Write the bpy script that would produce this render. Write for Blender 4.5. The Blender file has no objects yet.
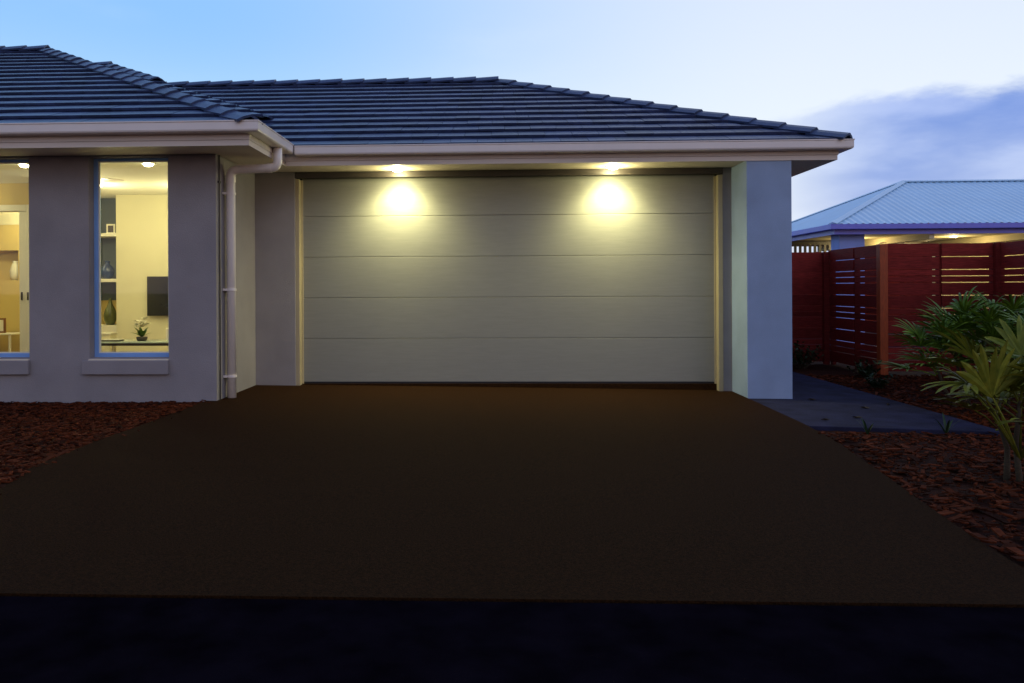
import bpy, bmesh, math, random
from mathutils import Vector, Matrix
random.seed(7)
R = math.radians
scene = bpy.context.scene
COL = scene.collection

# ------------------------------------------------------------------ helpers
class MB:
    """collects faces and links them as one mesh object"""
    def __init__(s): s.v = []; s.f = []
    def add(s, vs, fs):
        b = len(s.v); s.v += [tuple(v) for v in vs]; s.f += [tuple(b+i for i in f) for f in fs]
    def box(s, x0, x1, y0, y1, z0, z1):
        s.add([(x0,y0,z0),(x1,y0,z0),(x1,y1,z0),(x0,y1,z0),(x0,y0,z1),(x1,y0,z1),(x1,y1,z1),(x0,y1,z1)],
              [(0,3,2,1),(4,5,6,7),(0,1,5,4),(1,2,6,5),(2,3,7,6),(3,0,4,7)])
    def prism(s, pts, z0, z1):           # pts ccw seen from above; z0, z1 numbers or functions of (x, y)
        g = lambda z, p: z(*p) if callable(z) else z
        n = len(pts)
        s.add([(p[0],p[1],g(z0,p)) for p in pts]+[(p[0],p[1],g(z1,p)) for p in pts],
              [tuple(range(n-1,-1,-1)), tuple(range(n,2*n))]+[(i,(i+1)%n,n+(i+1)%n,n+i) for i in range(n)])
    def tube(s, pts, r, n=14, caps=True):
        pts = [Vector(p) for p in pts]; rs = r if isinstance(r,(list,tuple)) else [r]*len(pts)
        vs = []; t0 = (pts[1]-pts[0]).normalized()
        a = t0.orthogonal().normalized()
        for i,p in enumerate(pts):
            t = ((pts[min(i+1,len(pts)-1)]-pts[max(i-1,0)])).normalized()
            a = (a - t*a.dot(t)).normalized(); b = t.cross(a)
            for k in range(n):
                w = 2*math.pi*k/n; vs.append(p+(a*math.cos(w)+b*math.sin(w))*rs[i])
        fs = [(i*n+k, i*n+(k+1)%n, (i+1)*n+(k+1)%n, (i+1)*n+k) for i in range(len(pts)-1) for k in range(n)]
        if caps: fs += [tuple(range(n-1,-1,-1)), tuple((len(pts)-1)*n+k for k in range(n))]
        s.add(vs, fs)
    def lathe(s, prof, c, n=24):          # prof (r, z) from bottom to top
        vs = [(c[0]+r*math.cos(2*math.pi*k/n), c[1]+r*math.sin(2*math.pi*k/n), c[2]+z) for r,z in prof for k in range(n)]
        fs = [(i*n+k, i*n+(k+1)%n, (i+1)*n+(k+1)%n, (i+1)*n+k) for i in range(len(prof)-1) for k in range(n)]
        fs += [tuple(range(n-1,-1,-1)), tuple((len(prof)-1)*n+k for k in range(n))]
        s.add(vs, fs)
    def sweep(s, prof, path, outs):       # prof closed list (out, z); path points; outs = offset vector per point for out=1
        m = len(prof); vs = []
        for p, o in zip(path, outs):
            for (u, z) in prof: vs.append((p[0]+o[0]*u, p[1]+o[1]*u, z))
        fs = [(i*m+k,(i+1)*m+k,(i+1)*m+(k+1)%m,i*m+(k+1)%m) for i in range(len(path)-1) for k in range(m)]
        fs += [tuple(range(m)), tuple((len(path)-1)*m+k for k in range(m-1,-1,-1))]
        s.add(vs, fs)
    def build(s, name, mat, parent=None, smooth=False, bevel=0, segs=2):
        me = bpy.data.meshes.new(name); me.from_pydata(s.v, [], s.f); me.update()
        bm = bmesh.new(); bm.from_mesh(me); bmesh.ops.recalc_face_normals(bm, faces=bm.faces); bm.to_mesh(me); bm.free()
        me.materials.append(mat)
        if smooth:
            for p in me.polygons: p.use_smooth = True
        o = bpy.data.objects.new(name, me); COL.objects.link(o)
        if parent is not None:
            o.parent = parent
            if parent.type == 'EMPTY': o.matrix_parent_inverse = Matrix.Translation(-parent.location)
        if bevel:
            b = o.modifiers.new('bevel','BEVEL'); b.width = bevel; b.segments = segs; b.limit_method='ANGLE'; b.angle_limit=R(50)
        return o

def tag(o, label=None, cat=None, group=None, kind=None):
    if label: o['label'] = label
    if cat: o['category'] = cat
    if group: o['group'] = group
    if kind: o['kind'] = kind
    return o
def empty(name, loc, label, cat, group=None):
    o = bpy.data.objects.new(name, None); COL.objects.link(o); o.location = loc; o.empty_display_size = .1
    return tag(o, label, cat, group)

# ------------------------------------------------------------------ materials
def mat(name, col, rough=.6, var=.15, scale=8, bump=0., bscale=60, metal=0., col2=None, spec=.5, stretch=None, island=0., dirt=None, trans=0.):
    m = bpy.data.materials.new(name); m.use_nodes = True
    nt = m.node_tree; N = nt.nodes; L = nt.links; b = N['Principled BSDF']
    tc = N.new('ShaderNodeTexCoord'); mp = N.new('ShaderNodeMapping'); L.new(tc.outputs['Object'], mp.inputs['Vector'])
    if stretch: mp.inputs['Scale'].default_value = stretch
    no = N.new('ShaderNodeTexNoise'); no.inputs['Scale'].default_value = scale; no.inputs['Detail'].default_value = 6
    L.new(mp.outputs[0], no.inputs['Vector'])
    mx = N.new('ShaderNodeMix'); mx.data_type='RGBA'
    c = Vector(col); d = Vector(col2) if col2 else c*(1-var)
    mx.inputs[6].default_value = (*(d),1); mx.inputs[7].default_value = (*(c if col2 else c*(1+var)),1)
    cr = N.new('ShaderNodeMapRange'); cr.inputs[1].default_value=.3; cr.inputs[2].default_value=.7
    L.new(no.outputs[0], cr.inputs[0]); L.new(cr.outputs[0], mx.inputs[0])
    out = mx.outputs[2]
    if island:
        g = N.new('ShaderNodeNewGeometry'); mr = N.new('ShaderNodeMapRange'); L.new(g.outputs['Random Per Island'], mr.inputs[0])
        mr.inputs[3].default_value = 1-island; mr.inputs[4].default_value = 1+island
        h = N.new('ShaderNodeHueSaturation'); L.new(out, h.inputs['Color']); L.new(mr.outputs[0], h.inputs['Value']); out = h.outputs[0]
    L.new(out, b.inputs['Base Color'])
    b.inputs['Roughness'].default_value = rough; b.inputs['Metallic'].default_value = metal
    b.inputs['Specular IOR Level'].default_value = spec
    rr = N.new('ShaderNodeMapRange'); rr.inputs[3].default_value = max(0,rough-.08); rr.inputs[4].default_value = min(1,rough+.08)
    L.new(no.outputs[0], rr.inputs[0]); L.new(rr.outputs[0], b.inputs['Roughness'])
    if bump:
        n2 = N.new('ShaderNodeTexNoise'); n2.inputs['Scale'].default_value = bscale; n2.inputs['Detail'].default_value = 4
        L.new(mp.outputs[0], n2.inputs['Vector'])
        bp = N.new('ShaderNodeBump'); bp.inputs['Strength'].default_value = bump; bp.inputs['Distance'].default_value = .01
        L.new(n2.outputs[0], bp.inputs['Height']); L.new(bp.outputs[0], b.inputs['Normal'])
    return m
def emit(name, col, st):
    m = bpy.data.materials.new(name); m.use_nodes=True; b = m.node_tree.nodes['Principled BSDF']
    b.inputs['Base Color'].default_value=(*col,1); b.inputs['Emission Color'].default_value=(*col,1); b.inputs['Emission Strength'].default_value=st
    return m
def glass_mat():
    m = bpy.data.materials.new('window_glass'); m.use_nodes=True; nt=m.node_tree; N=nt.nodes; L=nt.links
    N.remove(N['Principled BSDF']); t=N.new('ShaderNodeBsdfTransparent'); t.inputs[0].default_value=(.93,.96,.95,1)
    g=N.new('ShaderNodeBsdfGlossy'); g.inputs['Roughness'].default_value=.02
    fr=N.new('ShaderNodeFresnel'); fr.inputs[0].default_value=1.45; mx=N.new('ShaderNodeMixShader')
    L.new(fr.outputs[0],mx.inputs[0]); L.new(t.outputs[0],mx.inputs[1]); L.new(g.outputs[0],mx.inputs[2]); L.new(mx.outputs[0],N['Material Output'].inputs[0])
    return m

M = {}
M['render']  = mat('taupe_render', (.285,.262,.272), .85, .10, 2.6, .45, 150)
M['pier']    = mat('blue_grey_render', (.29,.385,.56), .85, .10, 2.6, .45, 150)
M['trim']    = mat('beige_trim_paint', (.70,.62,.56), .42, .04, 3, .05, 40)
M['gutter']  = mat('gutter_paint', (.80,.73,.69), .32, .04, 3, .04, 30)
M['soffit']  = mat('soffit_paint', (.80,.69,.54), .7, .03, 2)
M['door']    = mat('garage_door_paint', (.238,.236,.212), .5, .05, 5, .14, 30, stretch=(1,1,14))
M['jamb']    = mat('door_jamb_paint', (.42,.35,.22), .5, .05, 4)
M['dark']    = mat('dark_bronze_paint', (.05,.04,.035), .5, .1, 4)
M['tile']    = mat('charcoal_roof_tile', (.025,.040,.105), .33, .25, 14, .35, 120, island=.28, spec=.6)
M['under']   = mat('roof_underlay', (.01,.012,.02), .9)
M['cap']     = mat('ridge_cap_tile', (.036,.056,.125), .40, .2, 14, .3, 100, island=.2)
M['alu']     = mat('blue_grey_aluminium', (.20,.38,.75), .35, .05, 6, metal=.0)
M['rubber']  = mat('black_rubber', (.015,.015,.015), .7)
M['glass']   = glass_mat()
M['cream']   = mat('cream_plaster', (.72,.67,.46), .8, .03, 2, .05, 80)
M['ceil']    = mat('white_ceiling_paint', (.85,.82,.70), .8, .02, 2)
M['yellow']  = mat('ochre_plaster', (.62,.47,.16), .8, .04, 2)
M['white']   = mat('white_gloss_paint', (.78,.75,.62), .45, .02, 4)
M['slate']   = mat('slate_blue_paint', (.10,.13,.16), .7, .06, 3)
M['woodfl']  = mat('oak_floor', (.30,.19,.09), .35, .25, 6, stretch=(1,12,1))
M['black']   = mat('black_plastic', (.012,.012,.016), .25, .1, 9)
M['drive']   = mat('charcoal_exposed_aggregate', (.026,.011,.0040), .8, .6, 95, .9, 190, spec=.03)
M['joint']   = mat('joint_sealant', (.006,.005,.005), .95, .2, 20, spec=0)
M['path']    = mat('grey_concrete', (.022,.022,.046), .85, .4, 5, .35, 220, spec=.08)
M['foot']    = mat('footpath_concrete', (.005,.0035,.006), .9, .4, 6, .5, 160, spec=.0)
M['road']    = mat('asphalt', (.02,.02,.024), .85, .3, 90, .6, 260, spec=.1)
M['soil']    = mat('bark_mulch_soil', (.030,.007,.003), .9, .5, 30, .8, 90, spec=.1)
M['chip']    = mat('red_bark_chip', (.068,.015,.005), .85, .4, 30, .4, 120, island=.75, spec=.06)
M['earth']   = mat('dry_lawn_ground', (.02,.022,.012), .9, .3, 3, .6, 60, spec=.1)
M['merbau']  = mat('stained_merbau_timber', (.215,.022,.017), .6, .4, 9, .4, 60, stretch=(1,1,18), island=.32, spec=.12)
M['postw']   = mat('orange_lit_post', (.38,.060,.010), .5, .3, 12, .3, 60, stretch=(14,14,1))  # orange light falling on the post is put into its colour
M['metalroof']= mat('pale_blue_corrugated_steel', (.56,.78,.94), .38, .04, 2, spec=.5)
M['bluetrim']= mat('blue_steel_trim', (.18,.20,.80), .4, .05, 4)
M['bluepost']= mat('blue_render', (.28,.38,.85), .7, .06, 4, .15, 150)
M['patceil'] = mat('patio_ceiling_paint', (.72,.62,.38), .7, .03, 3)
M['lampglow']= emit('downlight_lens', (1,.93,.62), 60)
M['roomglow']= emit('room_downlight_lens', (1,.88,.5), 45)
def leafm(n, c, c2): return mat(n, c, .42, .2, 18, .15, 60, col2=c2, island=.35, spec=.15)
M['palm']    = leafm('yellow_green_palm_leaf', (.20,.19,.020), (.10,.12,.014))
M['palmd']   = leafm('dark_green_palm_leaf', (.12,.20,.018), (.06,.12,.014))
M['stem']    = mat('fibrous_palm_stem', (.05,.035,.018), .85, .4, 40, .6, 80, stretch=(1,1,4))
M['shrub']   = leafm('dark_shrub_leaf', (.03,.06,.022), (.018,.035,.015))

# ------------------------------------------------------------------ ground and paving
def gz(x, y): return -.04 - .0133*(max(-3,min(4,x))+3)
def grid_sheet(poly, res, amp, off, seed):
    """bumpy ground sheet over a rectangle x0,x1,y0,y1 with skirts"""
    x0,x1,y0,y1 = poly; nx=int((x1-x0)/res)+1; ny=int((y1-y0)/res)+1; mb=MB(); rnd=random.Random(seed)
    vs=[]; 
    for j in range(ny+1):
        for i in range(nx+1):
            x=x0+(x1-x0)*i/nx; y=y0+(y1-y0)*j/ny
            vs.append((x,y,gz(x,y)+off+amp*(math.sin(x*3.1+seed)*math.cos(y*2.3)+.6*rnd.uniform(-1,1))))
    mb.add(vs,[(j*(nx+1)+i,j*(nx+1)+i+1,(j+1)*(nx+1)+i+1,(j+1)*(nx+1)+i) for j in range(ny) for i in range(nx)])
    return mb
g = MB(); g.box(-250,250,-250,250,-.9,-.30); tag(g.build('ground', M['earth']), kind='structure')
tag(grid_sheet((-16,-2.9,-6.0,-1.2),.12,.008,-.012,1).build('garden_bed_soil', M['soil'], smooth=True), kind='structure')
tag(grid_sheet((2.2,14,-6.0,-2.15),.12,.010,-.025,3).build('garden_bed_soil', M['soil'], smooth=True), kind='structure')
tag(grid_sheet((4.27,14,-2.15,6.2),.12,.010,-.02,5).build('garden_bed_soil', M['soil'], smooth=True), kind='structure')
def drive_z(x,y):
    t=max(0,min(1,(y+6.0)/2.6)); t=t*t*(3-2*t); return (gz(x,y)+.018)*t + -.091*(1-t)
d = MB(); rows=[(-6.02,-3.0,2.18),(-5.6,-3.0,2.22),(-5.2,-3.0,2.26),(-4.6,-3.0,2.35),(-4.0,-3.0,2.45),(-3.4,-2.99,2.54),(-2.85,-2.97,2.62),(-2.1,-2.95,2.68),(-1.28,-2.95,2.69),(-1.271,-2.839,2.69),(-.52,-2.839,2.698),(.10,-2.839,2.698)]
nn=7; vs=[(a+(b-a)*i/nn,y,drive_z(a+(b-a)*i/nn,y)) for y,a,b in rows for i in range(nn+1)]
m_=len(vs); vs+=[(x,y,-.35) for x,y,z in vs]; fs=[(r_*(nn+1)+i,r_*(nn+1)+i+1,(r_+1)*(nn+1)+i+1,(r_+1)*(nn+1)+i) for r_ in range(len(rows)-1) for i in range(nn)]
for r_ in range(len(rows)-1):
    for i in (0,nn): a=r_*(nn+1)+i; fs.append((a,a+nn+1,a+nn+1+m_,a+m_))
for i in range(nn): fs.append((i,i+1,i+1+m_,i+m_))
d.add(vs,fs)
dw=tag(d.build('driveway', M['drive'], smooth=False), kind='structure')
p = MB(); p.prism([(2.685,-2.1),(2.70,-2.18),(4.25,-2.34),(4.25,3.74),(2.704,3.74)], -.35, lambda x,y: gz(x,y)+.012)
tag(p.build('path', M['path'], bevel=.008), kind='structure')
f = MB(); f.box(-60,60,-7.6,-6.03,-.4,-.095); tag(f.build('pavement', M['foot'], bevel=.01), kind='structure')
r = MB(); r.box(-60,60,-16,-7.62,-.42,-.24); tag(r.build('road', M['road']), kind='structure')
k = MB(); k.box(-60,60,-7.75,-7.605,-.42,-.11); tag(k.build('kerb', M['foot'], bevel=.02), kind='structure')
# patio slab beneath the pavilion
s = MB(); s.box(4.3,17,6.2,13,-.35,-.06); tag(s.build('patio_paving', M['path']), kind='structure')

def chips(n, region, seed, name, label):
    rnd = random.Random(seed); mb = MB()
    for _ in range(n):
        x,y = region(rnd); z = gz(x,y)-.012+rnd.uniform(0,.014)
        if rnd.random()<.025: x += (.25 if x<0 else -.25)*rnd.random(); z += (.035 if (-2.96<x<2.68) else 0)
        a = rnd.uniform(0,6.28); L = min(.055,.008+rnd.expovariate(70)); W = L*rnd.uniform(.25,.6); H=rnd.uniform(.004,.010); ti=rnd.uniform(-.5,.5)
        ca,sa=math.cos(a),math.sin(a); vs=[]
        for dz in (0,H):
            for (u,v) in ((-L,-W),(L,-W*.6),(L*.8,W),(-L*.9,W*.8)):
                vs.append((x+u*ca-v*sa, y+u*sa+v*ca, z+dz+u*ti*.6))
        mb.add(vs,[(3,2,1,0),(4,5,6,7),(0,1,5,4),(1,2,6,5),(2,3,7,6),(3,0,4,7)])
    tag(mb.build(name, M['chip']), label, 'mulch', kind='stuff')
chips(14000, lambda r:(-2.93-abs(r.gauss(0,1.6)), -1.3-(r.random()**1.2)*4.2), 11, 'bark_mulch', 'reddish bark mulch covering the bed below the front windows')
def rr_(r):
    while True:
        x,y=r.uniform(2.3,8),r.uniform(-5.9,2.0)
        if y<-2.36 and x>2.72+ (y+2.36)*.16: return x,y
        if y>=-2.3 and x>4.28: return x,y
chips(18000, rr_, 12, 'bark_mulch', 'reddish bark mulch covering the garden bed beside the path')

# ------------------------------------------------------------------ the house
H = empty('house', (0,0,0), 'single-storey taupe rendered house with charcoal tiled hip roof, double garage door and lit windows', 'house')
ZS = 2.475; YW = -1.27; XW = -2.84
# wing front wall with two openings (window_1: -4.11..-3.33, window_2: -5.75..-4.78, z .41..2.42)
zs, zh = .41, 2.458
w = MB()
for (x0,x1,z0,z1) in ((-11,-5.75,-.3,ZS),(-4.78,-4.155,-.3,ZS),(-3.33,XW,-.3,ZS),(-5.75,-4.78,-.3,zs),(-4.155,-3.33,-.3,zs),(-5.75,-4.78,zh,ZS),(-4.155,-3.33,zh,ZS)):
    w.box(x0,x1,YW,YW+.22,z0,z1)
w.build('wall', M['render'], H)
w = MB(); w.box(XW-.22,XW,YW+.2205,.0,-.3,ZS); o = w.build('wall', M['render'], H, bevel=.006); o['label']='side wall between garage and wing'
w = MB(); w.box(XW-.22,-2.365,.0005,.25,-.3,ZS); w.build('wall', M['render'], H, bevel=.006)           # left garage pier
w = MB(); w.box(2.70,3.18,-.52,.25,-.3,ZS); o=w.build('pillar', M['pier'], H, bevel=.006); o['label']='blue-grey rendered pillar right of garage door'
w = MB(); w.box(2.60,2.6995,.02,.25,-.3,ZS); w.build('wall', M['render'], H)                           # reveal beside the pillar
w = MB(); w.box(2.96,3.18,.2505,6.8,-.3,ZS); w.box(-14,3.18,6.81,7.0,-.3,ZS); w.box(-14.2,-14,-1.27,7.0,-.3,ZS); w.build('wall', M['render'], H)
# header + jambs
w = MB(); w.box(-2.365,2.60,.0,.06,2.405,ZS-.002); w.build('door_header', M['dark'], H, bevel=.003)
for (a,b) in ((-2.364,-2.318),(2.545,2.598)):
    w = MB(); w.box(a,b,.01,.11,-.10,2.394); w.box(a+.004 if a<0 else a-.018, b+.018 if a<0 else b-.004, .111,.16,-.10,2.394)
    w.build('door_jamb', M['jamb'], H, bevel=.004)
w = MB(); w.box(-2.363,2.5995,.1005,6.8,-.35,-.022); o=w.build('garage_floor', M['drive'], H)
# sectional garage door
D = MB(); D.box(-2.298,2.525,.175,.20,.0,2.42); D = D.build('garage_door', M['door'], H)
zz = [-.002,.512,.995,1.478,1.962,2.415]
for i in range(5):
    pb = MB(); pb.box(-2.314,2.541,.122,.17,zz[i]+.0015,zz[i+1]-.0015); pb.build('panel', M['door'], D, bevel=.004, segs=2)
pb = MB(); pb.box(-2.314,2.541,.126,.165,-.021,-.001); pb.build('rubber_seal', M['rubber'], D)

# roof -----------------------------------------------------------------
def clip(poly, conv):
    n=len(conv)
    for i in range(n):
        a,b=conv[i],conv[(i+1)%n]; out=[]
        side=lambda p:(b[0]-a[0])*(p[1]-a[1])-(b[1]-a[1])*(p[0]-a[0])
        for j in range(len(poly)):
            p,q=poly[j],poly[(j+1)%len(poly)]; sp,sq=side(p),side(q)
            if sp>=0: out.append(p)
            if (sp>=0)!=(sq>=0):
                t=sp/(sp-sq); out.append((p[0]+t*(q[0]-p[0]),p[1]+t*(q[1]-p[1])))
        poly=out
        if len(poly)<3: return []
    return poly
def tiled(mb, ub, O, U, V, conv, seed, gauge=.32, wid=.30):
    """conv: convex ccw polygon in (u, v); O, U, V world frame"""
    O,U,V=Vector(O),Vector(U).normalized(),Vector(V).normalized(); Nn=U.cross(V).normalized()
    if Nn.z<0: Nn=-Nn
    rnd=random.Random(seed)
    umin=min(p[0] for p in conv); umax=max(p[0] for p in conv); vmax=max(p[1] for p in conv)
    P=lambda u,v,n: O+U*u+V*v+Nn*n
    k=0; v=-.04
    ub.add([P(a,b,-.004) for a,b in conv]+[P(a,b,-.03) for a,b in conv],[tuple(range(len(conv)))]+[tuple(range(2*len(conv)-1,len(conv)-1,-1))])
    while v<vmax:
        v1=v+gauge+.03; u=umin-wid+(wid/2 if k%2 else 0)+rnd.uniform(-.004,.004)
        while u<umax+wid:
            t=[(u+.002,v),(u+wid-.002,v),(u+wid-.002,v1),(u+.002,v1)]
            cv=conv if k else [(a,b-.05 if b<.01 else b) for a,b in conv]
            c=clip(t,cv)
            if len(c)>=3:
                j=rnd.uniform(-.0015,.0015); tl=rnd.uniform(-.0012,.0012)
                top=lambda p: .012+.034*(1-(p[1]-v)/(v1-v))+j+tl*(p[0]-u)/wid
                n=len(c)
                mb.add([P(a,b,top((a,b))) for a,b in c]+[P(a,b,top((a,b))-.026) for a,b in c],
                       [tuple(range(n)),tuple(range(2*n-1,n-1,-1))]+[(i,n+i,n+(i+1)%n,(i+1)%n) for i in range(n)])
            u+=wid
        v+=gauge; k+=1
def caps(mb, A, B, drop=.045, w=.135, L=.36, seed=0):
    """overlapping cap tiles from low end A to high end B"""
    A,B=Vector(A),Vector(B); T=(B-A); n=max(1,round(T.length/L)); T.normalize()
    S=T.cross(Vector((0,0,1))).normalized(); Up=S.cross(T).normalized()
    st=(B-A).length/n; rnd=random.Random(seed)
    prof=[(-w,-drop),(-w*.55,-drop*.30+.008),(0,.022),(w*.55,-drop*.30+.008),(w,-drop)]
    for i in range(n):
        p0=A+T*(i*st-.02); p1=A+T*((i+1)*st+.03); vs=[]; j=rnd.uniform(-.003,.003)
        for p,h,sc in ((p0,.072+j,1.0),(p1,.048+j,.93)):
            for a,b in prof: vs.append(p+S*a*sc+Up*(b+h))
            for a,b in reversed(prof): vs.append(p+S*a*sc*.9+Up*(b+h-.022))
        mb.add(vs,[tuple(range(9,-1,-1)),tuple(range(10,20))]+[(q,(q+1)%10,10+(q+1)%10,10+q) for q in range(10)])
K=.446; SL=math.sqrt(1+K*K)
CAPS=[]
def capline(*a, **k):
    b=MB(); caps(b,*a,**k); CAPS.append(b)
def vup(dx,dy): return Vector((dx,dy,K))/SL
tb=MB(); ub=MB(); cb=MB()
# garage roof: front slope, right hip slope, rear slope
ze=2.650; ex=3.72; ey=-.60; ay=3.10; run=ay-ey; ax=ex-run; zr=ze+K*run; xl=-6.5
tiled(tb,ub,(0,ey,ze),(1,0,0),vup(0,1),[(xl,0),(ex,0),(ax,run*SL),(xl,run*SL)],1)
tiled(tb,ub,(ex,ey,ze),(0,1,0),vup(-1,0),[(0,0),(2*run,0),(run,run*SL)],2)
tiled(tb,ub,(0,ey+2*run,ze),(-1,0,0),vup(0,-1),[(-ex,0),(-xl,0),(-xl,run*SL),(-ax,run*SL)],3)
capline((ex,ey,ze+.0),(ax,ay,zr),seed=1); capline((ex,ey+2*run,ze),(ax,ay,zr),seed=2)
capline((ax,ay,zr+.02),(-5.6,ay,zr+.02),drop=.06,seed=3)
# wing roof
wx=-2.31; wy=-1.85; t=4.78; K=.462; SL=math.sqrt(1+K*K); zw=ze+K*t; wl=-12.0
tiled(tb,ub,(0,wy,ze),(1,0,0),vup(0,1),[(wl,0),(wx,0),(wx-t,t*SL),(wl,t*SL)],4)
tiled(tb,ub,(wx,wy,ze),(0,1,0),vup(-1,0),[(0,0),(2*t,0),(t,t*SL)],5)
capline((wx,wy,ze),(wx-t,wy+t,zw),seed=4); capline((wx-t+.02,wy+t,zw+.02),(wl,wy+t,zw+.015),drop=.06,seed=5)
# main roof behind
K=.455; SL=math.sqrt(1+K*K)
mx_,my_,mz=-6.87,4.5,5.06; s_=4.0
tiled(tb,ub,(0,my_-s_,mz-K*s_),(1,0,0),vup(0,1),[(-14,0),(mx_+s_,0),(mx_,s_*SL),(-14,s_*SL)],6)
tiled(tb,ub,(mx_+s_,my_-s_,mz-K*s_),(0,1,0),vup(-1,0),[(0,0),(2*s_,0),(s_,s_*SL)],7)
capline((mx_+1.55,my_-1.55,mz-K*1.55),(mx_,my_,mz),seed=6); capline((mx_+.02,my_,mz+.02),(-14,my_,mz+.02),drop=.06,seed=7)
ro = ub.build('roof', M['under'], H)
tb.build('roof_tiles', M['tile'], ro)
for c_ in CAPS: c_.build('ridge_caps', M['cap'], ro)

# gutters, fascia, soffit ------------------------------------------------
prof=[(0,.0),(.098,.0),(.112,.008),(.118,.022),(.118,.088),(.124,.094),(.124,.104),(.108,.104),(.108,.024),(.100,.010),(.006,.010),(.006,.100),(0,.100)]
pg=lambda z: [(a,b+z) for a,b in prof]
gt=MB(); gt.sweep(pg(2.572),[(-12,-1.785),(-2.325,-1.785),(-2.325,-.655)],[(0,-1),(1,-1),(1,0)]); gt.build('gutter', M['gutter'], H)
gt=MB(); gt.sweep(pg(2.560),[(-2.197,-.535),(3.665,-.535),(3.665,7.3)],[(0,-1),(1,-1),(1,0)]); gt.build('gutter', M['gutter'], H)
fp=[(0,2.463),(.012,2.463),(.012,2.512),(.020,2.519),(.020,2.5585),(.0,2.63)]
fa=MB(); fa.sweep(fp,[(-12,-1.77),(-2.345,-1.77),(-2.345,-.51)],[(0,-1),(1,-1),(1,0)]); fa.build('fascia', M['trim'], H)
fa=MB(); fa.sweep(fp,[(-2.324,-.52),(3.65,-.52),(3.65,7.2)],[(0,-1),(1,-1),(1,0)]); fa.build('fascia', M['trim'], H)
so=MB(); so.box(-12,-2.346,-1.769,-1.0,ZS+.001,ZS+.02); so.box(-2.9,-2.346,-.9995,-.0,ZS+.001,ZS+.02); so.build('soffit', M['soffit'], H)
so=MB(); so.box(-2.345,3.648,-.519,.3,ZS+.002,ZS+.021); so.box(3.0,3.648,.3005,7.1,ZS+.002,ZS+.021); so.build('soffit', M['soffit'], H)

# downpipe ----------------------------------------------------------------
def bend(pts, rad, n=7):
    pts=[Vector(p) for p in pts]; out=[pts[0]]
    for i in range(1,len(pts)-1):
        a=(pts[i-1]-pts[i]).normalized(); b=(pts[i+1]-pts[i]).normalized()
        s0=pts[i]+a*rad; s1=pts[i]+b*rad
        for q in range(n+1):
            u=q/n; out.append(s0*(1-u)**2+pts[i]*2*u*(1-u)+s1*u*u)
    out.append(pts[-1]); return out
yp=-1.03; xp=-2.79
dp=MB(); dp.tube(bend([(-2.275,yp,2.57),(-2.275,yp,2.365),(xp+.02,yp,2.350),(xp+.02,yp,-.06)],.08),.047,20)
dpo=dp.build('downpipe', M['gutter'], H, smooth=True)
for z in (2.245,):
    b=MB(); b.tube([(xp+.02,yp,z-.03),(xp+.02,yp,z+.03)],.051,20); b.build('collar', M['gutter'], dpo)
b=MB(); b.tube([(-2.335,yp,2.3635),(-2.375,yp,2.3624)],.051,20); b.build('collar', M['gutter'], dpo)
for z in (2.10,1.1,.2):
    b=MB(); b.tube([(xp+.02,yp,z-.012),(xp+.02,yp,z+.012)],.053,20); b.box(-2.838,xp-.01,yp-.06,yp+.06,z-.012,z+.012); b.build('bracket', M['gutter'], dpo)
# thin conduit on the side wall
c=MB(); c.tube([(-2.828,-1.20,ZS),(-2.828,-1.20,-.04)],.008,8); c.box(-2.838,-2.82,-1.225,-1.175,2.19,2.21); c.build('conduit', M['dark'], H)

# windows -----------------------------------------------------------------
def window(x0,x1,z0,z1):
    f=MB(); y0,y1=YW+.10,YW+.16; t=.042
    f.box(x0,x0+t,y0,y1,z0,z1); f.box(x1-t,x1,y0,y1,z0,z1); f.box(x0+t,x1-t,y0,y1,z0,z0+t); f.box(x0+t,x1-t,y0,y1,z1-t*.6,z1)
    wo=f.build('window', M['alu'], H, bevel=.003)
    b=MB(); q=.012
    for (a,bb,c_,d_) in ((x0+t,x0+t+q,z0+t,z1-t*.6),(x1-t-q,x1-t,z0+t,z1-t*.6),(x0+t+q,x1-t-q,z0+t,z0+t+q),(x0+t+q,x1-t-q,z1-t*.6-q,z1-t*.6)):
        b.box(a,bb,y0+.014,y0+.030,c_,d_)
    b.build('glazing_bead', M['white'], wo)
    g_=MB(); g_.box(x0+t+.001,x1-t-.001,y0+.032,y0+.038,z0+t+.001,z1-t*.6-.001); g_.build('glass_pane', M['glass'], wo)
    s=MB(); s.box(x0-.06,x1+.005 if x1>-4 else x1+.01,YW-.045,YW-.0005,.245,.388); s.build('sill', M['render'], wo, bevel=.008)
    s=MB(); s.prism([(x0+.001,YW-.03),(x1-.001,YW-.03),(x1-.001,YW+.099),(x0+.001,YW+.099)],.389,lambda x,y:.396+.10*(y-YW+.03)); s.build('sill_flashing', M['soffit'], wo)
window(-4.155,-3.33,zs,zh); window(-5.75,-4.78,zs,zh)

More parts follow.
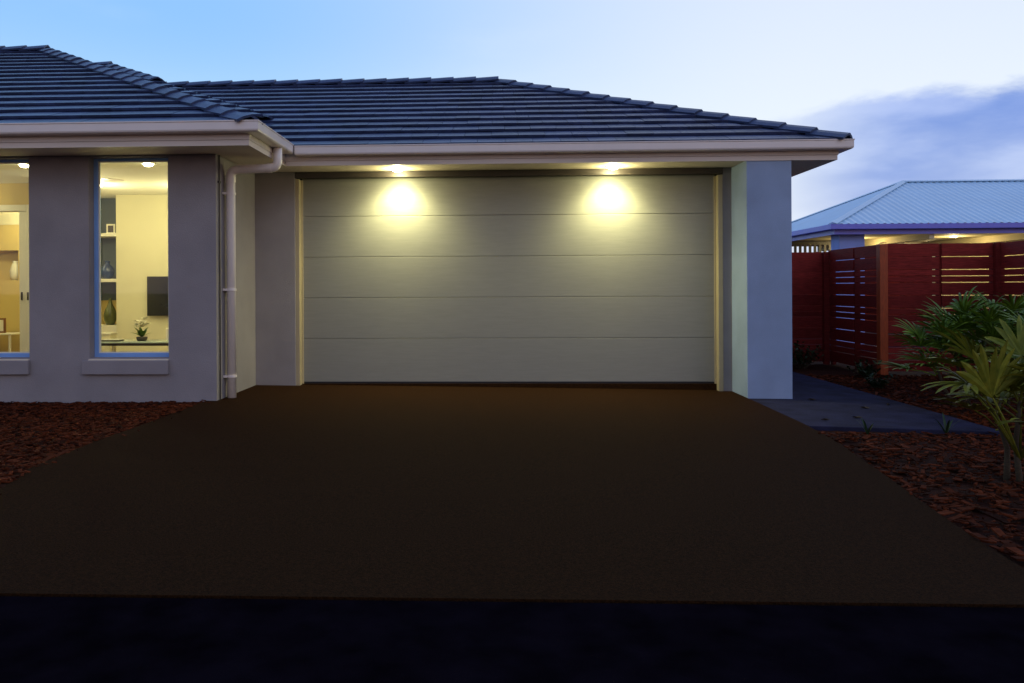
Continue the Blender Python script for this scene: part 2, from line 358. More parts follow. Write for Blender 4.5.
# interior shell ------------------------------------------------------------
def part(name,m,boxes,parent=H,bevel=0,label=None):
    b=MB()
    for q in boxes: b.box(*q)
    o=b.build(name,M[m],parent,bevel=bevel)
    if label: o['label']=label
    return o
part('room_floor','woodfl',[(-9,XW-.22,YW+.22,1.78,-.3,.0)])
part('room_ceiling','ceil',[(-9,XW-.221,YW+.2205,3.4,2.4512,2.4542)])
part('room_wall','cream',[(-5.40,XW-.2205,1.78,1.9,0,2.45)])
part('room_wall','cream',[(-3.08,-3.061,YW+.2206,1.7795,0.001,2.45)])
part('room_wall','cream',[(-5.62,-5.45,.15,.80,.001,2.45)],label='short wall between the two lit rooms')
al=part('display_alcove','slate',[(-5.98,-5.40,2.16,2.18,.95,2.45)])
part('back_panel','yellow',[(-5.98,-5.40,2.16,2.18,.001,.9495)],al)
part('side_panel','cream',[(-5.40,-5.38,1.9005,2.18,.001,2.45)],al); part('side_panel','cream',[(-6.0,-5.98,1.78,2.18,.001,2.45)],al)
for z in (1.215,1.865): part('shelf','white',[(-5.979,-5.4005,1.785,2.159,z,z+.045)],al,.003)
part('alcove_cupboard','white',[(-5.979,-5.4005,1.79,2.159,.002,.60)],al)
# second room: wall with a cased opening, ochre wall and niche beyond
part('room_wall','yellow',[(-9,-7.3,.5,.6,.001,2.45),(-5.80,-5.6205,.5,.6,.001,2.45),(-7.3,-5.80,.5,.6,2.18,2.45)])
part('opening_frame','white',[(-5.90,-5.8005,.48,.62,.001,2.179),(-7.3,-5.9005,.48,.62,2.10,2.179)],H,.004)
sd=part('sliding_door','white',[(-6.02,-5.925,.53,.57,.005,2.098)],H,.003)
for x in (-5.985,-5.915): part('handle','dark',[(x-.009,x+.009,.515,.5295,.98,1.08)] if x<-5.95 else [(x+.028,x+.046,.47,.4795,.98,1.08)],sd)
nx0,nx1=-7.7,-6.90
part('room_wall','yellow',[(-9,nx0,1.9,2.15,0,2.45),(nx1,-6.005,1.9,2.15,0,2.45),(nx0,nx1,1.9,2.15,0,1.25),(nx0,nx1,1.9,2.15,1.68,2.45),(nx0,nx1,2.10,2.15,1.25,1.68)])
part('room_wall','cream',[(-9,-6.0055,1.8895,1.8995,2.05,2.449)],label='pale upper band of the ochre wall')
part('room_floor','woodfl',[(-9,-5.0,1.7805,2.3,-.3,-.001)])

# recessed lamps -------------------------------------------------------------
def lamp(x,y,z,r,power,col,spot=None,blend=.5,rot=(0,0,0),name='downlight',m='lampglow',rad=.03,label=None):
    rim=MB(); rim.lathe([(r*1.45,-.006),(r*1.5,0),(r*1.5,.001)],(x,y,z)); o=rim.build(name,M['white'],H,smooth=False)
    if label:o['label']=label
    ln=MB(); ln.lathe([(r*.45,-.032),(r*.85,-.024),(r,-.008),(r,-.0062)],(x,y,z)); ln.build('lens',M[m],o)
    ld=bpy.data.lights.new('lamp_light','SPOT' if spot else 'POINT'); ld.energy=power; ld.color=col; ld.shadow_soft_size=rad
    if spot: ld.spot_size=R(spot); ld.spot_blend=blend
    lo=bpy.data.objects.new('lamp_light',ld); COL.objects.link(lo); lo.location=(x,y,z-(.05 if spot else .30)); lo.rotation_euler=rot; lo.parent=o  # point lights float unseen below their fitting, placed there to brighten the ceiling
    return o
WARM=(1,.94,.45)
for x in (-1.135,1.325):
    o=lamp(x,-.15,ZS+.002,.060,60,WARM,spot=122,blend=.85,rot=(R(6),0,0),rad=.02)
    l2=bpy.data.lights.new('lamp_light','SPOT'); l2.energy=125; l2.color=WARM; l2.spot_size=R(160); l2.spot_blend=1; l2.shadow_soft_size=.03
    o2=bpy.data.objects.new('lamp_light',l2); COL.objects.link(o2); o2.location=(x,-.15,ZS-.035); o2.rotation_euler=(R(-4),0,0); o2.parent=o
    ld=bpy.data.lights.new('lamp_glow','POINT'); ld.energy=11; ld.color=WARM; ld.shadow_soft_size=.04
    lo=bpy.data.objects.new('lamp_glow',ld); COL.objects.link(lo); lo.location=(x,-.16,ZS-.07); lo.parent=o
for (x,y) in ((-3.71,-.89),(-5.04,-.92),(-5.06,.66),(-4.0,.9),(-6.9,.0),(-6.6,1.3)):
    lamp(x,y,2.451,.05,46 if y<0 else 21,(1,.87,.48),spot=166 if y<0 else None,blend=.8,name='room_downlight',m='roomglow',rad=.05)
v=MB(); v.lathe([(.11,-.012),(.15,-.004),(.15,0)],(-4.72,.30,2.451)); v.build('ceiling_vent',M['trim'],H)

# ------------------------------------------------------------------ furniture seen through the windows
def thing(name,loc,label,cat,group=None): return empty(name,loc,label,cat,group)
tv=thing('television',(-4.3,1.76,1.0),'black flat television mounted on the cream back wall behind the right lit window','television')
part('screen','black',[(-4.93,-4.25,1.72,1.745,.735,1.29)],tv,.004); part('wall_bracket','dark',[(-4.75,-4.55,1.7455,1.779,.85,1.1)],tv)
ta=thing('side_table',(-4.6,.9,0),'low glass-topped table with pale legs standing in front of the television','table')
b=MB(); b.box(-5.15,-4.0,.70,1.15,.420,.440); b.build('tabletop',mat('pale_glass_top',(.45,.55,.50),.15),ta,bevel=.004)
for (x,y) in ((-5.10,.74),(-4.05,.74),(-5.10,1.11),(-4.05,1.11)): part('leg','white',[(x-.018,x+.018,y-.018,y+.018,.001,.4195)],ta,.003)
part('apron','dark',[(-5.08,-4.07,.735,.745,.385,.4195)],ta)
ro_=thing('ornament',(-4.9,.85,.441),'flat dark book lying on the left end of the glass table','book')
part('cover','dark',[(-5.10,-4.86,.76,.90,.4405,.458)],ro_,.002)
part('pages','white',[(-5.097,-4.863,.762,.898,.4585,.466)],ro_)
pl=thing('potted_plant',(-4.42,.85,.4405),'small white flowering orchid with green leaves in a dark pot on the glass table','plant')
b=MB(); b.lathe([(.05,0),(.065,.02),(.07,.05),(.06,.055)],(-4.60,.85,.4405)); b.build('pot',M['dark'],pl,smooth=True)
def blades(mb,c,n,L,wd,el0,el1,rnd,droop=.5,seg=5,a0=0,a1=6.283):
    for i in range(n):
        a=a0+(a1-a0)*(i+rnd.uniform(.2,.8))/n; el=rnd.uniform(el0,el1); l=L*rnd.uniform(.7,1.1); p=Vector(c); dirh=Vector((math.cos(a),math.sin(a),0)); s=Vector((-math.sin(a),math.cos(a),0)); vs=[]
        for q in range(seg+1):
            u=q/seg; wv=wd*math.sin(math.pi*min(1,.12+u*.88))**.7*(1 if q<seg else 0.05); e=el-droop*u*u*1.6
            vs+= [p-s*wv+Vector((0,0,.15*wv)),p.copy(),p+s*wv+Vector((0,0,.15*wv))]
            p=p+(dirh*math.cos(e)+Vector((0,0,math.sin(e))))*l/seg
        mb.add(vs,[f for q in range(seg) for f in ((q*3,q*3+1,q*3+4,q*3+3),(q*3+1,q*3+2,q*3+5,q*3+4))])
rn=random.Random(4)
b=MB(); blades(b,(-4.60,.85,.49),16,.17,.022,.5,1.2,rn); b.build('leaves',leafm('orchid_leaf',(.12,.22,.03),(.06,.13,.02)),pl)
b=MB()
for i in range(16):
    a=rn.uniform(0,6.28); rr=rn.uniform(0,.13); c=(-4.60+rr*math.cos(a),.85+rr*math.sin(a)*.5,(.66+rn.uniform(-.04,.08)))
    blades(b,c,5,.05,.02,-.2,.9,rn,.3,3)
b.build('flowers',M['white'],pl)
vs_=thing('vase',(-5.60,1.92,1.2605),'round dark blue glazed vase standing on the middle white shelf','vase')
b=MB(); b.lathe([(.05,0),(.082,.04),(.092,.10),(.078,.17),(.035,.21),(.028,.24),(.045,.26)],(-5.60,1.92,1.2605)); b.build('body',mat('blue_glaze',(.03,.07,.20),.15,.3,12,col2=(.02,.03,.08)),vs_,smooth=True)
v2=thing('vase',(-5.56,1.92,.6005),'tall olive green vase standing on the low cupboard beneath the white shelves','vase')
b=MB(); b.lathe([(.05,0),(.08,.06),(.09,.14),(.07,.22),(.03,.30),(.018,.36),(.025,.38)],(-5.56,1.92,.6005)); b.build('body',mat('olive_glaze',(.09,.10,.03),.25,.3,10),v2,smooth=True)
pf=thing('photo_frame',(-5.52,1.86,1.9105),'small pale photo frame standing on the top white shelf','photo frame')
b=MB(); 
for q in ((-5.58,-5.46,1.86,1.875,1.9105,1.925),(-5.58,-5.46,1.86,1.875,2.025,2.045),(-5.58,-5.562,1.86,1.875,1.9252,2.0248),(-5.478,-5.46,1.86,1.875,1.9252,2.0248)): b.box(*q)
b.build('frame',M['white'],pf); part('picture','dark',[(-5.5615,-5.4785,1.865,1.872,1.9255,2.0245)],pf)
sp=thing('speaker',(-4.25,1.3,.44),'slim white speaker on the right end of the glass table, below the television','speaker')
part('body','white',[(-4.33,-4.26,.95,1.02,.4405,.60)],sp,.006); part('grille','trim',[(-4.323,-4.267,.945,.9495,.45,.59)],sp)
pd=thing('plinth',(-5.3,1.1,0),'narrow cream plinth standing on the floor beside the white shelves','plinth')
part('body','cream',[(-5.40,-5.22,1.25,1.43,.001,.50)],pd,.006); part('cap','white',[(-5.41,-5.21,1.24,1.44,.5005,.52)],pd,.003)
fr=thing('photo_frame',(-6.9,1.6,.50),'brown framed photo on the console table seen through the left lit window','photo frame')
b=MB(); X0,X1=-7.09,-6.90
b.box(X0,X1,1.6,1.62,.505,.53); b.box(X0,X1,1.6,1.62,.69,.715); b.box(X0,X0+.03,1.6,1.62,.5302,.6898); b.box(X1-.03,X1,1.6,1.62,.5302,.6898); b.build('frame',mat('brown_frame',(.18,.07,.02),.4),fr,bevel=.002)
part('picture','white',[(X0+.0305,X1-.0305,1.606,1.614,.5305,.6895)],fr)
ct=thing('console_table',(-7.1,1.6,0),'thin low console table under the brown photo frame in the left lit window','table')
part('tabletop','white',[(-7.6,-6.72,1.45,1.80,.485,.5045)],ct,.004)
for (x,y) in ((-7.56,1.48),(-6.76,1.48),(-7.56,1.77),(-6.76,1.77)): part('leg','white',[(x-.012,x+.012,y-.012,y+.012,.001,.4845)],ct)
va=thing('vase',(-7.0,2.0,1.25),'small white vase standing in the niche of the ochre wall, left window','vase')
b=MB(); b.lathe([(.04,0),(.07,.05),(.075,.14),(.05,.22),(.03,.26),(.04,.28)],(-7.0,1.99,1.2505)); b.build('body',M['white'],va,smooth=True)

# ------------------------------------------------------------------ fences
GAPS=[1.51,1.33,1.24,1.15,.97,.79,.70,.61,.43,.25,.16,.07]     # heights of the open gaps between boards
def slat_bands(z0,z1,gap=.012):
    e=[z0]+sorted([q for q in GAPS if z0<q<z1])+[z1]
    return [(e[i]+(gap/2 if i else 0), e[i+1]-(gap/2 if i+2<len(e) else 0)) for i in range(len(e)-1)]
def panel_x(par,x0,x1,y,z0,z1):
    b=MB()
    for a,c in slat_bands(z0,z1): b.box(x0,x1,y,y+.022,a,c)
    b.build('slat_panel',M['merbau'],par,bevel=.003)
f1=empty('fence',(5.45,2.06,-.1),'dark red timber slat fence with gaps lit from behind, right of the orange post','fence')
def postb(par,x0,x1,y0,y1,z0,z1,m='merbau'):
    b=MB(); b.box(x0,x1,y0,y1,z0,z1); b.build('post',M[m],par,bevel=.006)
postb(f1,5.325,5.435,1.99,2.10,-.3,1.69,'postw')
panel_x(f1,5.436,6.16,2.052,-.09,1.695); panel_x(f1,6.20,6.90,2.052,-.09,1.695); 
for (y0,y1) in ((.62,1.975),(-.86,.50),(-2.3,-.98)):
    b=MB()
    for a,c in slat_bands(-.10,1.695): b.box(6.955,6.977,y0,y1,a,c)
    b.build('slat_panel',M['merbau'],f1,bevel=.003)
for x0,x1 in ((6.155,6.21),(6.89,7.03)): postb(f1,x0,x1,2.0745,2.14,-.3,1.69)
postb(f1,6.90,7.01,1.98,2.051,-.3,1.70)
for y0 in (.51,-.97,-2.4): postb(f1,6.978,7.05,y0,y0+.10,-.3,1.69)
f2=empty('fence',(5.45,3.0,-.1),'short dark red slat fence return running back from the orange post towards the blue pillar','fence')
for (y0,y1) in ((2.101,2.86),(2.90,3.78)):
    b=MB()
    for a,c in slat_bands(-.10,1.685): b.box(5.37,5.392,y0,y1,a,c)
    b.build('slat_panel',M['merbau'],f2,bevel=.003)
for y0 in (2.84,3.68):
    b=MB(); b.box(5.3925,5.45,y0,y0+.08,-.3,1.68); b.build('post',M['merbau'],f2,bevel=.005)
f3=empty('fence',(4.5,3.8,-.1),'plain dark red close-boarded fence between the garage pillar and the slatted return','fence')
b=MB()
e=[-.12,.07,.16,.25,.43,.61,.70,.79,.97,1.15,1.24,1.33,1.51,1.66]
for i in range(len(e)-1): b.box(3.19,5.365,3.80,3.822,e[i]+.0015,e[i+1]-.0015)
b.build('slat_panel',M['merbau'],f3,bevel=.003)
for x in (3.3,4.6,5.28): 
    b=MB(); b.box(x,x+.085,*((3.8225,3.90) if x<5 else (3.72,3.7995)),-.3,1.66); b.build('post',M['merbau'],f3,bevel=.005)

f4=empty('fence',(8,13.2,-.1),'dark boundary fence far behind the pavilion, glimpsed through the gaps of the red fence','fence')
b=MB(); x=2.0
while x<24: b.box(x,x+.146,13.2,13.22,-.2,2.06); x+=.15
b.build('palings',M['merbau'],f4)
for x in (3,6,9,12,15,18,21):
    b=MB(); b.box(x,x+.1,13.2205,13.31,-.3,2.08); b.build('post',M['merbau'],f4)
# ------------------------------------------------------------------ patio pavilion beyond the fence
P=empty('pavilion',(9,9,-.06),'open patio pavilion with pale blue corrugated steel hip roof beyond the red fence','pavilion')
px0,py0,pz=6.62,6.55,2.335; hr=2.80; kp=.42; xr=17.0
ap=(px0+hr,py0+hr,pz+kp*hr)
def corr(mb,O,U,V,conv,pitch=.14,amp=.010):
    O,U,V=Vector(O),Vector(U).normalized(),Vector(V).normalized(); Nn=U.cross(V); Nn=Nn if Nn.z>0 else -Nn
    umin=min(a for a,_ in conv); umax=max(a for a,_ in conv); n=int((umax-umin)/pitch*8)+1
    def vr(u):
        vs=[]
        for i in range(len(conv)):
            a,b=conv[i],conv[(i+1)%len(conv)]
            if abs(a[0]-b[0])<1e-9: 
                if abs(u-a[0])<1e-9: vs+=[a[1],b[1]]
                continue
            t=(u-a[0])/(b[0]-a[0])
            if -1e-9<=t<=1+1e-9: vs.append(a[1]+t*(b[1]-a[1]))
        return (min(vs),max(vs)) if vs else (0,0)
    vs=[]
    for i in range(n+1):
        u=umin+(umax-umin)*i/n; lo,hi=vr(min(max(u,umin),umax)); h=amp*math.sin(2*math.pi*u/pitch)
        for th_ in (0,-.004):
            vs.append(O+U*u+V*lo+Nn*(h+th_)); vs.append(O+U*u+V*hi+Nn*(h+th_))
    fs=[]
    for i in range(n):
        a=i*4; c=a+4
        fs+=[(a,c,c+1,a+1),(a+2,a+3,c+3,c+2),(a,a+2,c+2,c),(a+1,c+1,c+3,a+3)]
    mb.add(vs,fs)
sl=math.sqrt(1+kp*kp)
pr=MB()
corr(pr,(px0,py0,pz),(1,0,0),Vector((0,1,kp))/sl,[(0,0),(xr-px0,0),(xr-px0-hr,hr*sl),(hr,hr*sl)])
corr(pr,(px0,py0,pz),(0,1,0),Vector((1,0,kp))/sl,[(0,0),(2*hr,0),(hr,hr*sl)])
corr(pr,(px0,py0+2*hr,pz),(1,0,0),Vector((0,-1,kp))/sl,[(0,0),(xr-px0,0),(xr-px0-hr,hr*sl),(hr,hr*sl)])
corr(pr,(xr,py0,pz),(0,1,0),Vector((-1,0,kp))/sl,[(0,0),(2*hr,0),(hr,hr*sl)])
pro=pr.build('roof',M['metalroof'],P)
rc=MB()
for A,B in (((px0,py0,pz),ap),((px0,py0+2*hr,pz),ap),(ap,(xr-hr,ap[1],ap[2]))):
    A=Vector(A); B=Vector(B); T=(B-A).normalized(); S=T.cross(Vector((0,0,1))).normalized(); U_=S.cross(T)
    pts=[(-.09,-.02),(-.05,.0),(-.02,.008),(0,.02),(.02,.008),(.05,0),(.09,-.02),(0,-.015)]
    vs=[q+S*a+U_*(b+.02) for q in (A,B) for a,b in pts]
    rc.add(vs,[tuple(range(7,-1,-1)),tuple(range(8,16))]+[(i,(i+1)%8,8+(i+1)%8,8+i) for i in range(8)])
rc.build('ridge_flashing',M['metalroof'],pro)
gp=MB(); gz0=pz-.115
gp.sweep([(0,gz0),(.10,gz0),(.112,gz0+.012),(.112,gz0+.105),(0,gz0+.105)],[(px0+.06,py0+2*hr),(px0+.06,py0+.06),(xr,py0+.06)],[(-1,0),(-1,-1),(0,-1)]); gp.build('gutter',M['bluetrim'],P,bevel=.004)
fp_=MB(); fp_.sweep([(0,2.13),(.02,2.13),(.02,gz0-.002),(0,gz0-.002)],[(px0+.08,py0+2*hr),(px0+.08,py0+.08),(xr,py0+.08)],[(-1,0),(-1,-1),(0,-1)]); fp_.build('fascia',M['bluetrim'],P)
part('ceiling','patceil',[(px0+.10,xr-.1,py0+.10,py0+2*hr-.1,2.17,2.19)],P)
for x in (8.55,10.6,12.6,14.6):
    part('ceiling_beam','patceil',[(x,x+.10,py0+.12,py0+2*hr-.12,2.03,2.1695)],P,.004)
part('pillar','bluepost',[(6.86,7.36,py0+.25,py0+.65,-.1,2.1695)],P,.01)
part('pillar','bluepost',[(14.8,15.3,py0+.25,py0+.65,-.1,2.1695)],P,.01)
part('rear_wall','patceil',[(11.5,xr-.1,py0+2*hr-.35,py0+2*hr-.2,-.1,2.1695)],P)
rear=part('rear_post','merbau',[(7.0,7.12,py0+2*hr-.35,py0+2*hr-.23,-.1,2.1695)],P,.01)
b=MB(); yb=9.2
b.box(6.30,8.3,yb,yb+.04,2.065,2.14); b.box(6.30,8.3,yb,yb+.04,1.80,1.88)
x=6.32
while x<8.3: b.box(x,x+.055,yb+.005,yb+.035,1.8805,2.0645); x+=.112
b.build('batten_screen',M['dark'],P)
fan=empty('ceiling_fan',(9.0,8.6,2.17),'small ceiling fan with pale blades under the pavilion ceiling','ceiling fan')
b=MB(); b.lathe([(.02,-.17),(.08,-.15),(.09,-.10),(.03,-.07),(.02,-.001)],(9.0,8.6,2.169)); b.build('motor_housing',M['trim'],fan,smooth=True)
for k_ in range(4):
    a=k_*math.pi/2+.35; c,s=math.cos(a),math.sin(a); vs=[]
    for z in (2.05,2.058):
        for u,v_ in ((.09,-.03),(.6,-.06),(.62,0),(.6,.06),(.09,.03)): vs.append((9.0+u*c-v_*s,8.6+u*s+v_*c,z+v_*.15))
    b=MB(); b.add(vs,[(4,3,2,1,0),(5,6,7,8,9)]+[(i,(i+1)%5,5+(i+1)%5,5+i) for i in range(5)]); b.build('blade',M['trim'],fan)
def plamp(x,y,e,col):
    rim=MB(); rim.lathe([(.055,-.012),(.07,-.004),(.07,0)],(x,y,2.1695)); o=rim.build('patio_light',M['roomglow'],P)
    ld=bpy.data.lights.new('patio_bulb','POINT'); ld.energy=e; ld.color=col; ld.shadow_soft_size=.08
    lo=bpy.data.objects.new('patio_bulb',ld); COL.objects.link(lo); lo.location=(x,y,1.95); lo.parent=o
for x,y in ((8.0,8.6),(9.9,8.2),(11.6,8.2),(13.6,8.6),(10.8,10.8),(13,10.8)): plamp(x,y,18,(1,.80,.38))

# ------------------------------------------------------------------ planting
def fan_leaf(mb, hub, axis, n, L, wd, spread, rnd, droop=.4, lift=.25):
    """a palmate leaf: n strap segments fanned round axis at hub"""
    ax_=Vector(axis).normalized(); side=ax_.cross(Vector((0,0,1)))
    side=side.normalized() if side.length>.1 else Vector((1,0,0)); up=side.cross(ax_).normalized()
    for i in range(n):
        a=(-.5+(i+.5)/n)*spread+rnd.uniform(-.06,.06); l=L*(1-.22*abs(a)/(spread/2))*rnd.uniform(.88,1.08)
        dr=(ax_*math.cos(a)+side*math.sin(a)).normalized(); dr=(dr+up*lift*rnd.uniform(.4,1.2)).normalized()
        s=dr.cross(up).normalized(); p=Vector(hub); vs=[]; SG=6
        for q in range(SG+1):
            u=q/SG; wv=wd*(.25+.95*math.sin(math.pi*min(1,u*.95+.02))**.6)*(1 if q<SG else .3)
            nn=s.cross(dr).normalized(); nn = nn if nn.z>0 else -nn
            vs+=[p-s*wv+nn*wv*.35,p.copy(),p+s*wv+nn*wv*.35]
            d2=(dr+Vector((0,0,-droop*u*u*1.5))).normalized(); p=p+d2*l/SG
        mb.add(vs,[f for q in range(SG) for f in ((q*3,q*3+1,q*3+4,q*3+3),(q*3+1,q*3+2,q*3+5,q*3+4))])
def palm(base, stems, leafmat, label, seed, L=.34, wd=.022, nseg=8, group=None, extra=()):
    rnd=random.Random(seed); o=empty('palm',base,label,'palm',group); st=MB(); lf=MB(); pe=MB()
    for (dx,dy,h,nl) in stems:
        top=Vector((base[0]+dx,base[1]+dy,base[2]+h)); b0=Vector((base[0]+dx*.55,base[1]+dy*.55,base[2]-.03))
        mid=(top+b0)/2+Vector((rnd.uniform(-.03,.03),rnd.uniform(-.03,.03),0))
        st.tube([b0,(b0+mid)/2,mid,(mid+top)/2,top],[.020,.018,.016,.014,.010],9)
        for i in range(nl):
            a=i*2.4+rnd.uniform(-.3,.3); k_=(i+.5)/nl; el=R(78-70*k_)+rnd.uniform(-.12,.12)
            pl_=L*rnd.uniform(.55,1.0); start=top-Vector((0,0,.30*h*k_))
            dh=Vector((math.cos(a)*math.cos(el),math.sin(a)*math.cos(el),math.sin(el)))
            m_=start+dh*pl_*.5+Vector((0,0,.015)); e_=start+dh*pl_
            pe.tube([start,m_,e_],[.006,.0045,.004],6)
            ax2=(dh+Vector((math.cos(a)*.5,math.sin(a)*.5,-.15))).normalized()
            fan_leaf(lf,e_,ax2,nseg+rnd.randint(-1,2),L*rnd.uniform(.85,1.15),wd,R(rnd.uniform(150,210)),rnd,droop=rnd.uniform(.25,.7))
    for (hub,axis,n,l,w_,spd) in extra:
        hb=Vector(hub); b0=Vector((base[0],base[1],base[2]+.15)); pe.tube([b0,(b0+hb)/2+Vector((0,0,.03)),hb],[.008,.006,.005],6)
        fan_leaf(lf,hb,axis,n,l,w_,R(spd),rnd,droop=.35,lift=.1)
    st.build('stem',M['stem'],o,smooth=True); pe.build('petioles',leafmat,o,smooth=True); lf.build('fronds',leafmat,o)
    return o
zg=-.14
palm((3.28,-4.0,zg),[(0,0,.52,8),(.14,.10,.58,7),(-.05,.16,.42,6)],M['palm'],'yellow-green fan palm nearest the camera, in the mulch at the right',21,L=.27,wd=.015,nseg=10,
     extra=[((3.02,-4.15,.42),(.05,-.25,1),10,.38,.020,120),((3.30,-4.22,.42),(.5,-.3,.9),9,.38,.021,120),((2.95,-4.0,.58),(-.8,-.2,.25),8,.32,.015,130),((3.42,-4.1,.45),(.3,-.2,1),10,.38,.021,150),((3.12,-3.8,.62),(-.5,.0,.6),11,.32,.016,150),((3.36,-3.9,.66),(.2,.1,.5),11,.32,.016,170),((3.40,-4.25,.30),(.9,-.3,.3),9,.34,.019,130),((2.90,-4.1,.50),(-.9,-.3,-.1),8,.30,.015,120)])
palm((4.95,-.9,zg),[(0,0,.68,11),(.28,.1,.76,11),(-.26,.05,.64,11),(-.50,-.05,.46,10),(.52,.15,.78,11),(.1,-.2,.55,10),(-.1,.25,.72,10)],M['palmd'],'dark green palm clump behind the yellow-green palm, in front of the slat fence',22,L=.32,wd=.013,nseg=11)
palm((4.92,-1.9,zg),[(0,0,.62,8),(.2,.15,.66,8)],M['palmd'],'green palm at the right edge between the other two palms',23,L=.32,wd=.013,nseg=11)

def shrub(loc, h, w_, n, label, seed, group=None):
    rnd=random.Random(seed); o=empty('shrub',loc,label,'shrub',group); st=MB(); lf=MB()
    for i in range(n):
        a=rnd.uniform(0,6.28); rr=w_*rnd.random()**.5; hh=h*rnd.uniform(.4,1)
        p1=Vector((loc[0]+rr*math.cos(a),loc[1]+rr*math.sin(a),loc[2]+hh)); p0=Vector((loc[0]+rr*.2*math.cos(a),loc[1]+rr*.2*math.sin(a),loc[2]-.02))
        st.tube([p0,(p0+p1)/2+Vector((0,0,.02)),p1],[.004,.003,.0015],5)
        for k_ in range(5):
            q=p0.lerp(p1,.35+.65*k_/4); blades(lf,q,3,.075,.014,-.1,1.0,rnd,.4,3,a0=rnd.uniform(0,3))
    st.build('stem',M['stem'],o); lf.build('leaves',M['shrub'],o); return o
shrub((4.62,3.0,-.14),.38,.30,34,'low dark shrub at the foot of the red fence corner',31)
shrub((5.0,1.75,-.14),.22,.22,24,'small dark green plant just in front of the orange fence post',32)
shrub((4.60,.55,-.14),.16,.16,16,'small green tuft beside the path, left of the dark palm clump',33)
def sprig(loc,h,label,seed):
    rnd=random.Random(seed); o=empty('seedling',loc,label,'plant'); b=MB(); blades(b,loc,6,h,.010,.9,1.4,rnd,.35,5); b.build('leaves',M['shrub'],o)
    b=MB(); b.tube([Vector(loc)-Vector((0,0,.03)),Vector(loc)+Vector((0,0,.03))],[.006,.004],6); b.build('stem',M['stem'],o)
sprig((3.05,-2.48,-.125),.16,'small leafy seedling in the mulch at the front left corner of the path',41)
sprig((3.72,-2.42,-.13),.20,'taller leafy seedling in the mulch at the front edge of the path',42)
# fallen leaves on the path
rn=random.Random(9)
lab=['dry brown leaf on the path nearest the garage pillar','dry brown leaf on the middle of the path','dry leaf near the mulch edge of the path','curled brown leaf at the front of the path','small dark leaf lying far back on the path','small brown leaf beside the driveway edge']
for (x,y),l in zip(((3.35,-.6),(3.65,-1.15),(4.0,-.9),(3.3,-1.75),(3.7,1.2),(2.95,-1.9)),lab):
    b=MB(); a=rn.uniform(0,6.28); c,s=math.cos(a),math.sin(a); z=gz(x,y)+.016; vs=[]
    for u,v_,w_ in ((-.045,0,.004),(-.02,-.012,.016),(.012,-.016,.012),(.05,.006,.010),(.012,.012,.020),(-.02,.014,.008),(0,0,.0)): vs.append((x+u*c-v_*s,y+u*s+v_*c,z+w_))
    b.add(vs,[(i,(i+1)%6,6) for i in range(6)]); tag(b.build('fallen_leaf',mat('dry_leaf',(.03,.018,.010),.7)),l,'leaf','leaves fallen on the path')

# ------------------------------------------------------------------ sky
W=bpy.data.worlds.new('World'); scene.world=W; W.use_nodes=True; nt=W.node_tree; N=nt.nodes; L=nt.links
for n in list(N): N.remove(n)
out=N.new('ShaderNodeOutputWorld'); bg=N.new('ShaderNodeBackground'); L.new(bg.outputs[0],out.inputs[0])
tc=N.new('ShaderNodeTexCoord'); sx=N.new('ShaderNodeSeparateXYZ'); L.new(tc.outputs['Generated'],sx.inputs[0])
def mr(src,a,b,c=0,d=1,smooth=True):
    m=N.new('ShaderNodeMapRange'); m.interpolation_type='SMOOTHSTEP' if smooth else 'LINEAR'
    m.inputs[1].default_value=a; m.inputs[2].default_value=b; m.inputs[3].default_value=c; m.inputs[4].default_value=d; L.new(src,m.inputs[0]); return m.outputs[0]
def mixc(f,a,b):
    m=N.new('ShaderNodeMix'); m.data_type='RGBA'; 
    for inp,v in ((m.inputs[0],f),(m.inputs[6],a),(m.inputs[7],b)):
        if isinstance(v,(tuple,float,int)): inp.default_value=(*v,1) if isinstance(v,tuple) else v
        else: L.new(v,inp)
    return m.outputs[2]
def mth(op,a,b=None):
    m=N.new('ShaderNodeMath'); m.operation=op
    for i,v in enumerate((a,b)):
        if v is None: continue
        if isinstance(v,(int,float)): m.inputs[i].default_value=v
        else: L.new(v,m.inputs[i])
    return m.outputs[0]
X,Y,Z=sx.outputs
ecol=mixc(mr(Z,.06,.33),(.66,.87,1.0),(.26,.53,.97))           # front sky, left side
ecolr=mixc(mr(Z,.05,.40),(.86,.92,1.0),(.70,.79,.96))           # front sky, right side
front=mixc(mr(X,-.38,.38),ecol,ecolr)
back=mixc(mr(Z,.0,.5),(.42,.37,.46),(.26,.32,.54))
hemi=mixc(mr(Y,-.25,.25),back,front)
allc=mixc(mr(Z,.40,.85),hemi,(.13,.22,.52))
# cloud bank low on the right
mp=N.new('ShaderNodeMapping'); mp.inputs['Scale'].default_value=(2.0,2.0,6.0); mp.inputs['Rotation'].default_value=(0,R(-9),0); L.new(tc.outputs['Generated'],mp.inputs[0])
n1=N.new('ShaderNodeTexNoise'); n1.inputs['Scale'].default_value=1.7; n1.inputs['Detail'].default_value=7; n1.inputs['Roughness'].default_value=.6; n1.inputs['Distortion'].default_value=.25; L.new(mp.outputs[0],n1.inputs[0])
edge=mth('ADD',mth('MULTIPLY',X,.10),.165)                       # top edge of the bank rises to the right
dz=mth('SUBTRACT',edge,Z)
cov=mth('ADD',mth('MULTIPLY',dz,15.0),mth('MULTIPLY',mth('SUBTRACT',n1.outputs[0],.5),2.6))
mask=mth('MULTIPLY',mr(cov,-.15,.35),mth('MULTIPLY',mr(X,.28,.46),mr(Y,.0,.25)))
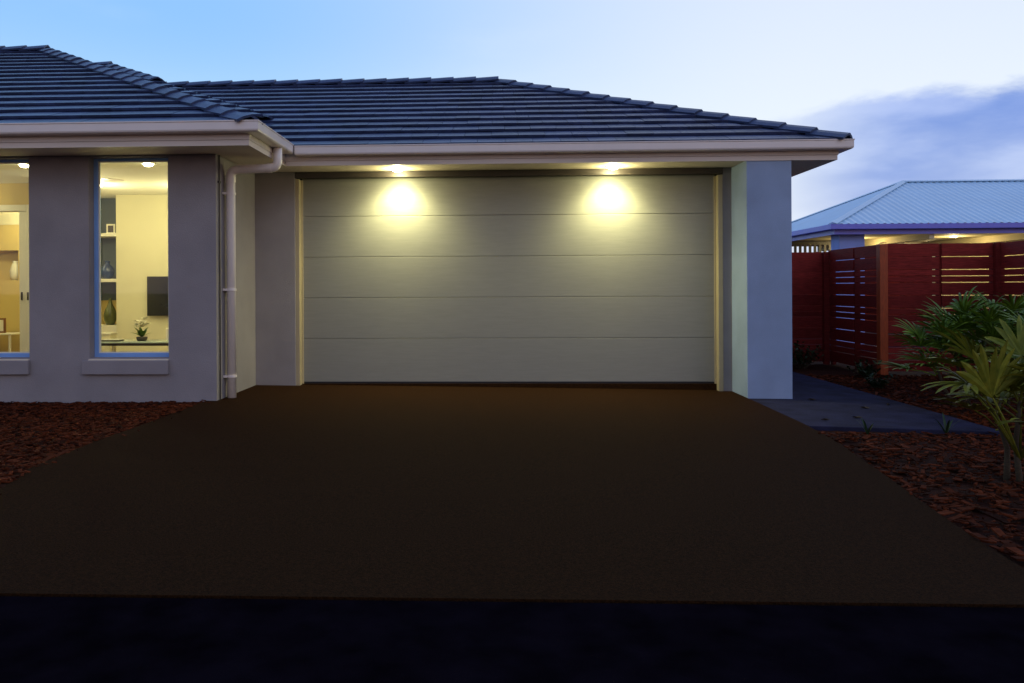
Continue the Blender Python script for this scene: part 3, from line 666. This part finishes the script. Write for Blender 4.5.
n2=N.new('ShaderNodeTexNoise'); n2.inputs['Scale'].default_value=3.3; n2.inputs['Detail'].default_value=6; L.new(mp.outputs[0],n2.inputs[0])
ccol=mixc(mr(n2.outputs[0],.33,.66),(.17,.29,.72),(.40,.51,.88))
sky=mixc(mask,allc,ccol)
# faint high wisps
n3=N.new('ShaderNodeTexNoise'); n3.inputs['Scale'].default_value=1.0; n3.inputs['Detail'].default_value=8; L.new(mp.outputs[0],n3.inputs[0])
sky=mixc(mth('MULTIPLY',mr(n3.outputs[0],.45,.75),.35),sky,(.80,.88,1.0))
ns=N.new('ShaderNodeTexSky'); ns.sky_type='NISHITA'; ns.sun_disc=False; ns.sun_elevation=R(3); ns.sun_rotation=R(150)
ad=N.new('ShaderNodeMix'); ad.data_type='RGBA'; ad.blend_type='ADD'; ad.inputs[0].default_value=.03; L.new(sky,ad.inputs[6]); L.new(ns.outputs[0],ad.inputs[7])
L.new(ad.outputs[2],bg.inputs[0]); bg.inputs[1].default_value=1.0
sd_=bpy.data.lights.new('sun','SUN'); sd_.energy=.25; sd_.angle=R(25); sd_.color=(.85,.88,1)
so_=bpy.data.objects.new('sun',sd_); COL.objects.link(so_); so_.rotation_euler=(R(62),0,R(30))

# ------------------------------------------------------------------ camera
cd=bpy.data.cameras.new('camera'); cam=bpy.data.objects.new('camera',cd); COL.objects.link(cam); scene.camera=cam
f_=774.; th=R(2.3); roll=.005; cxp=497-f_*math.tan(th)
cd.sensor_fit='HORIZONTAL'; cd.sensor_width=36; cd.lens=36*f_/1024; cd.clip_end=1000; cd.clip_start=.05
# principal point (cxp, 288) in the picture; the roll is about it
cd.shift_x=(512-cxp)/1024; cd.shift_y=-(341.5-288)/1024
cam.matrix_world = Matrix.Translation((0,-9,1.105)) @ Matrix.Rotation(th,4,'Z') @ Matrix.Rotation(R(90),4,'X') @ Matrix.Rotation(-roll,4,'Z')
vs=scene.view_settings; vs.view_transform='Standard'; vs.look='None'; vs.exposure=0; vs.gamma=1; vs.use_curve_mapping=False
scene.cycles.use_denoising=True; scene.cycles.max_bounces=8; scene.cycles.transparent_max_bounces=8
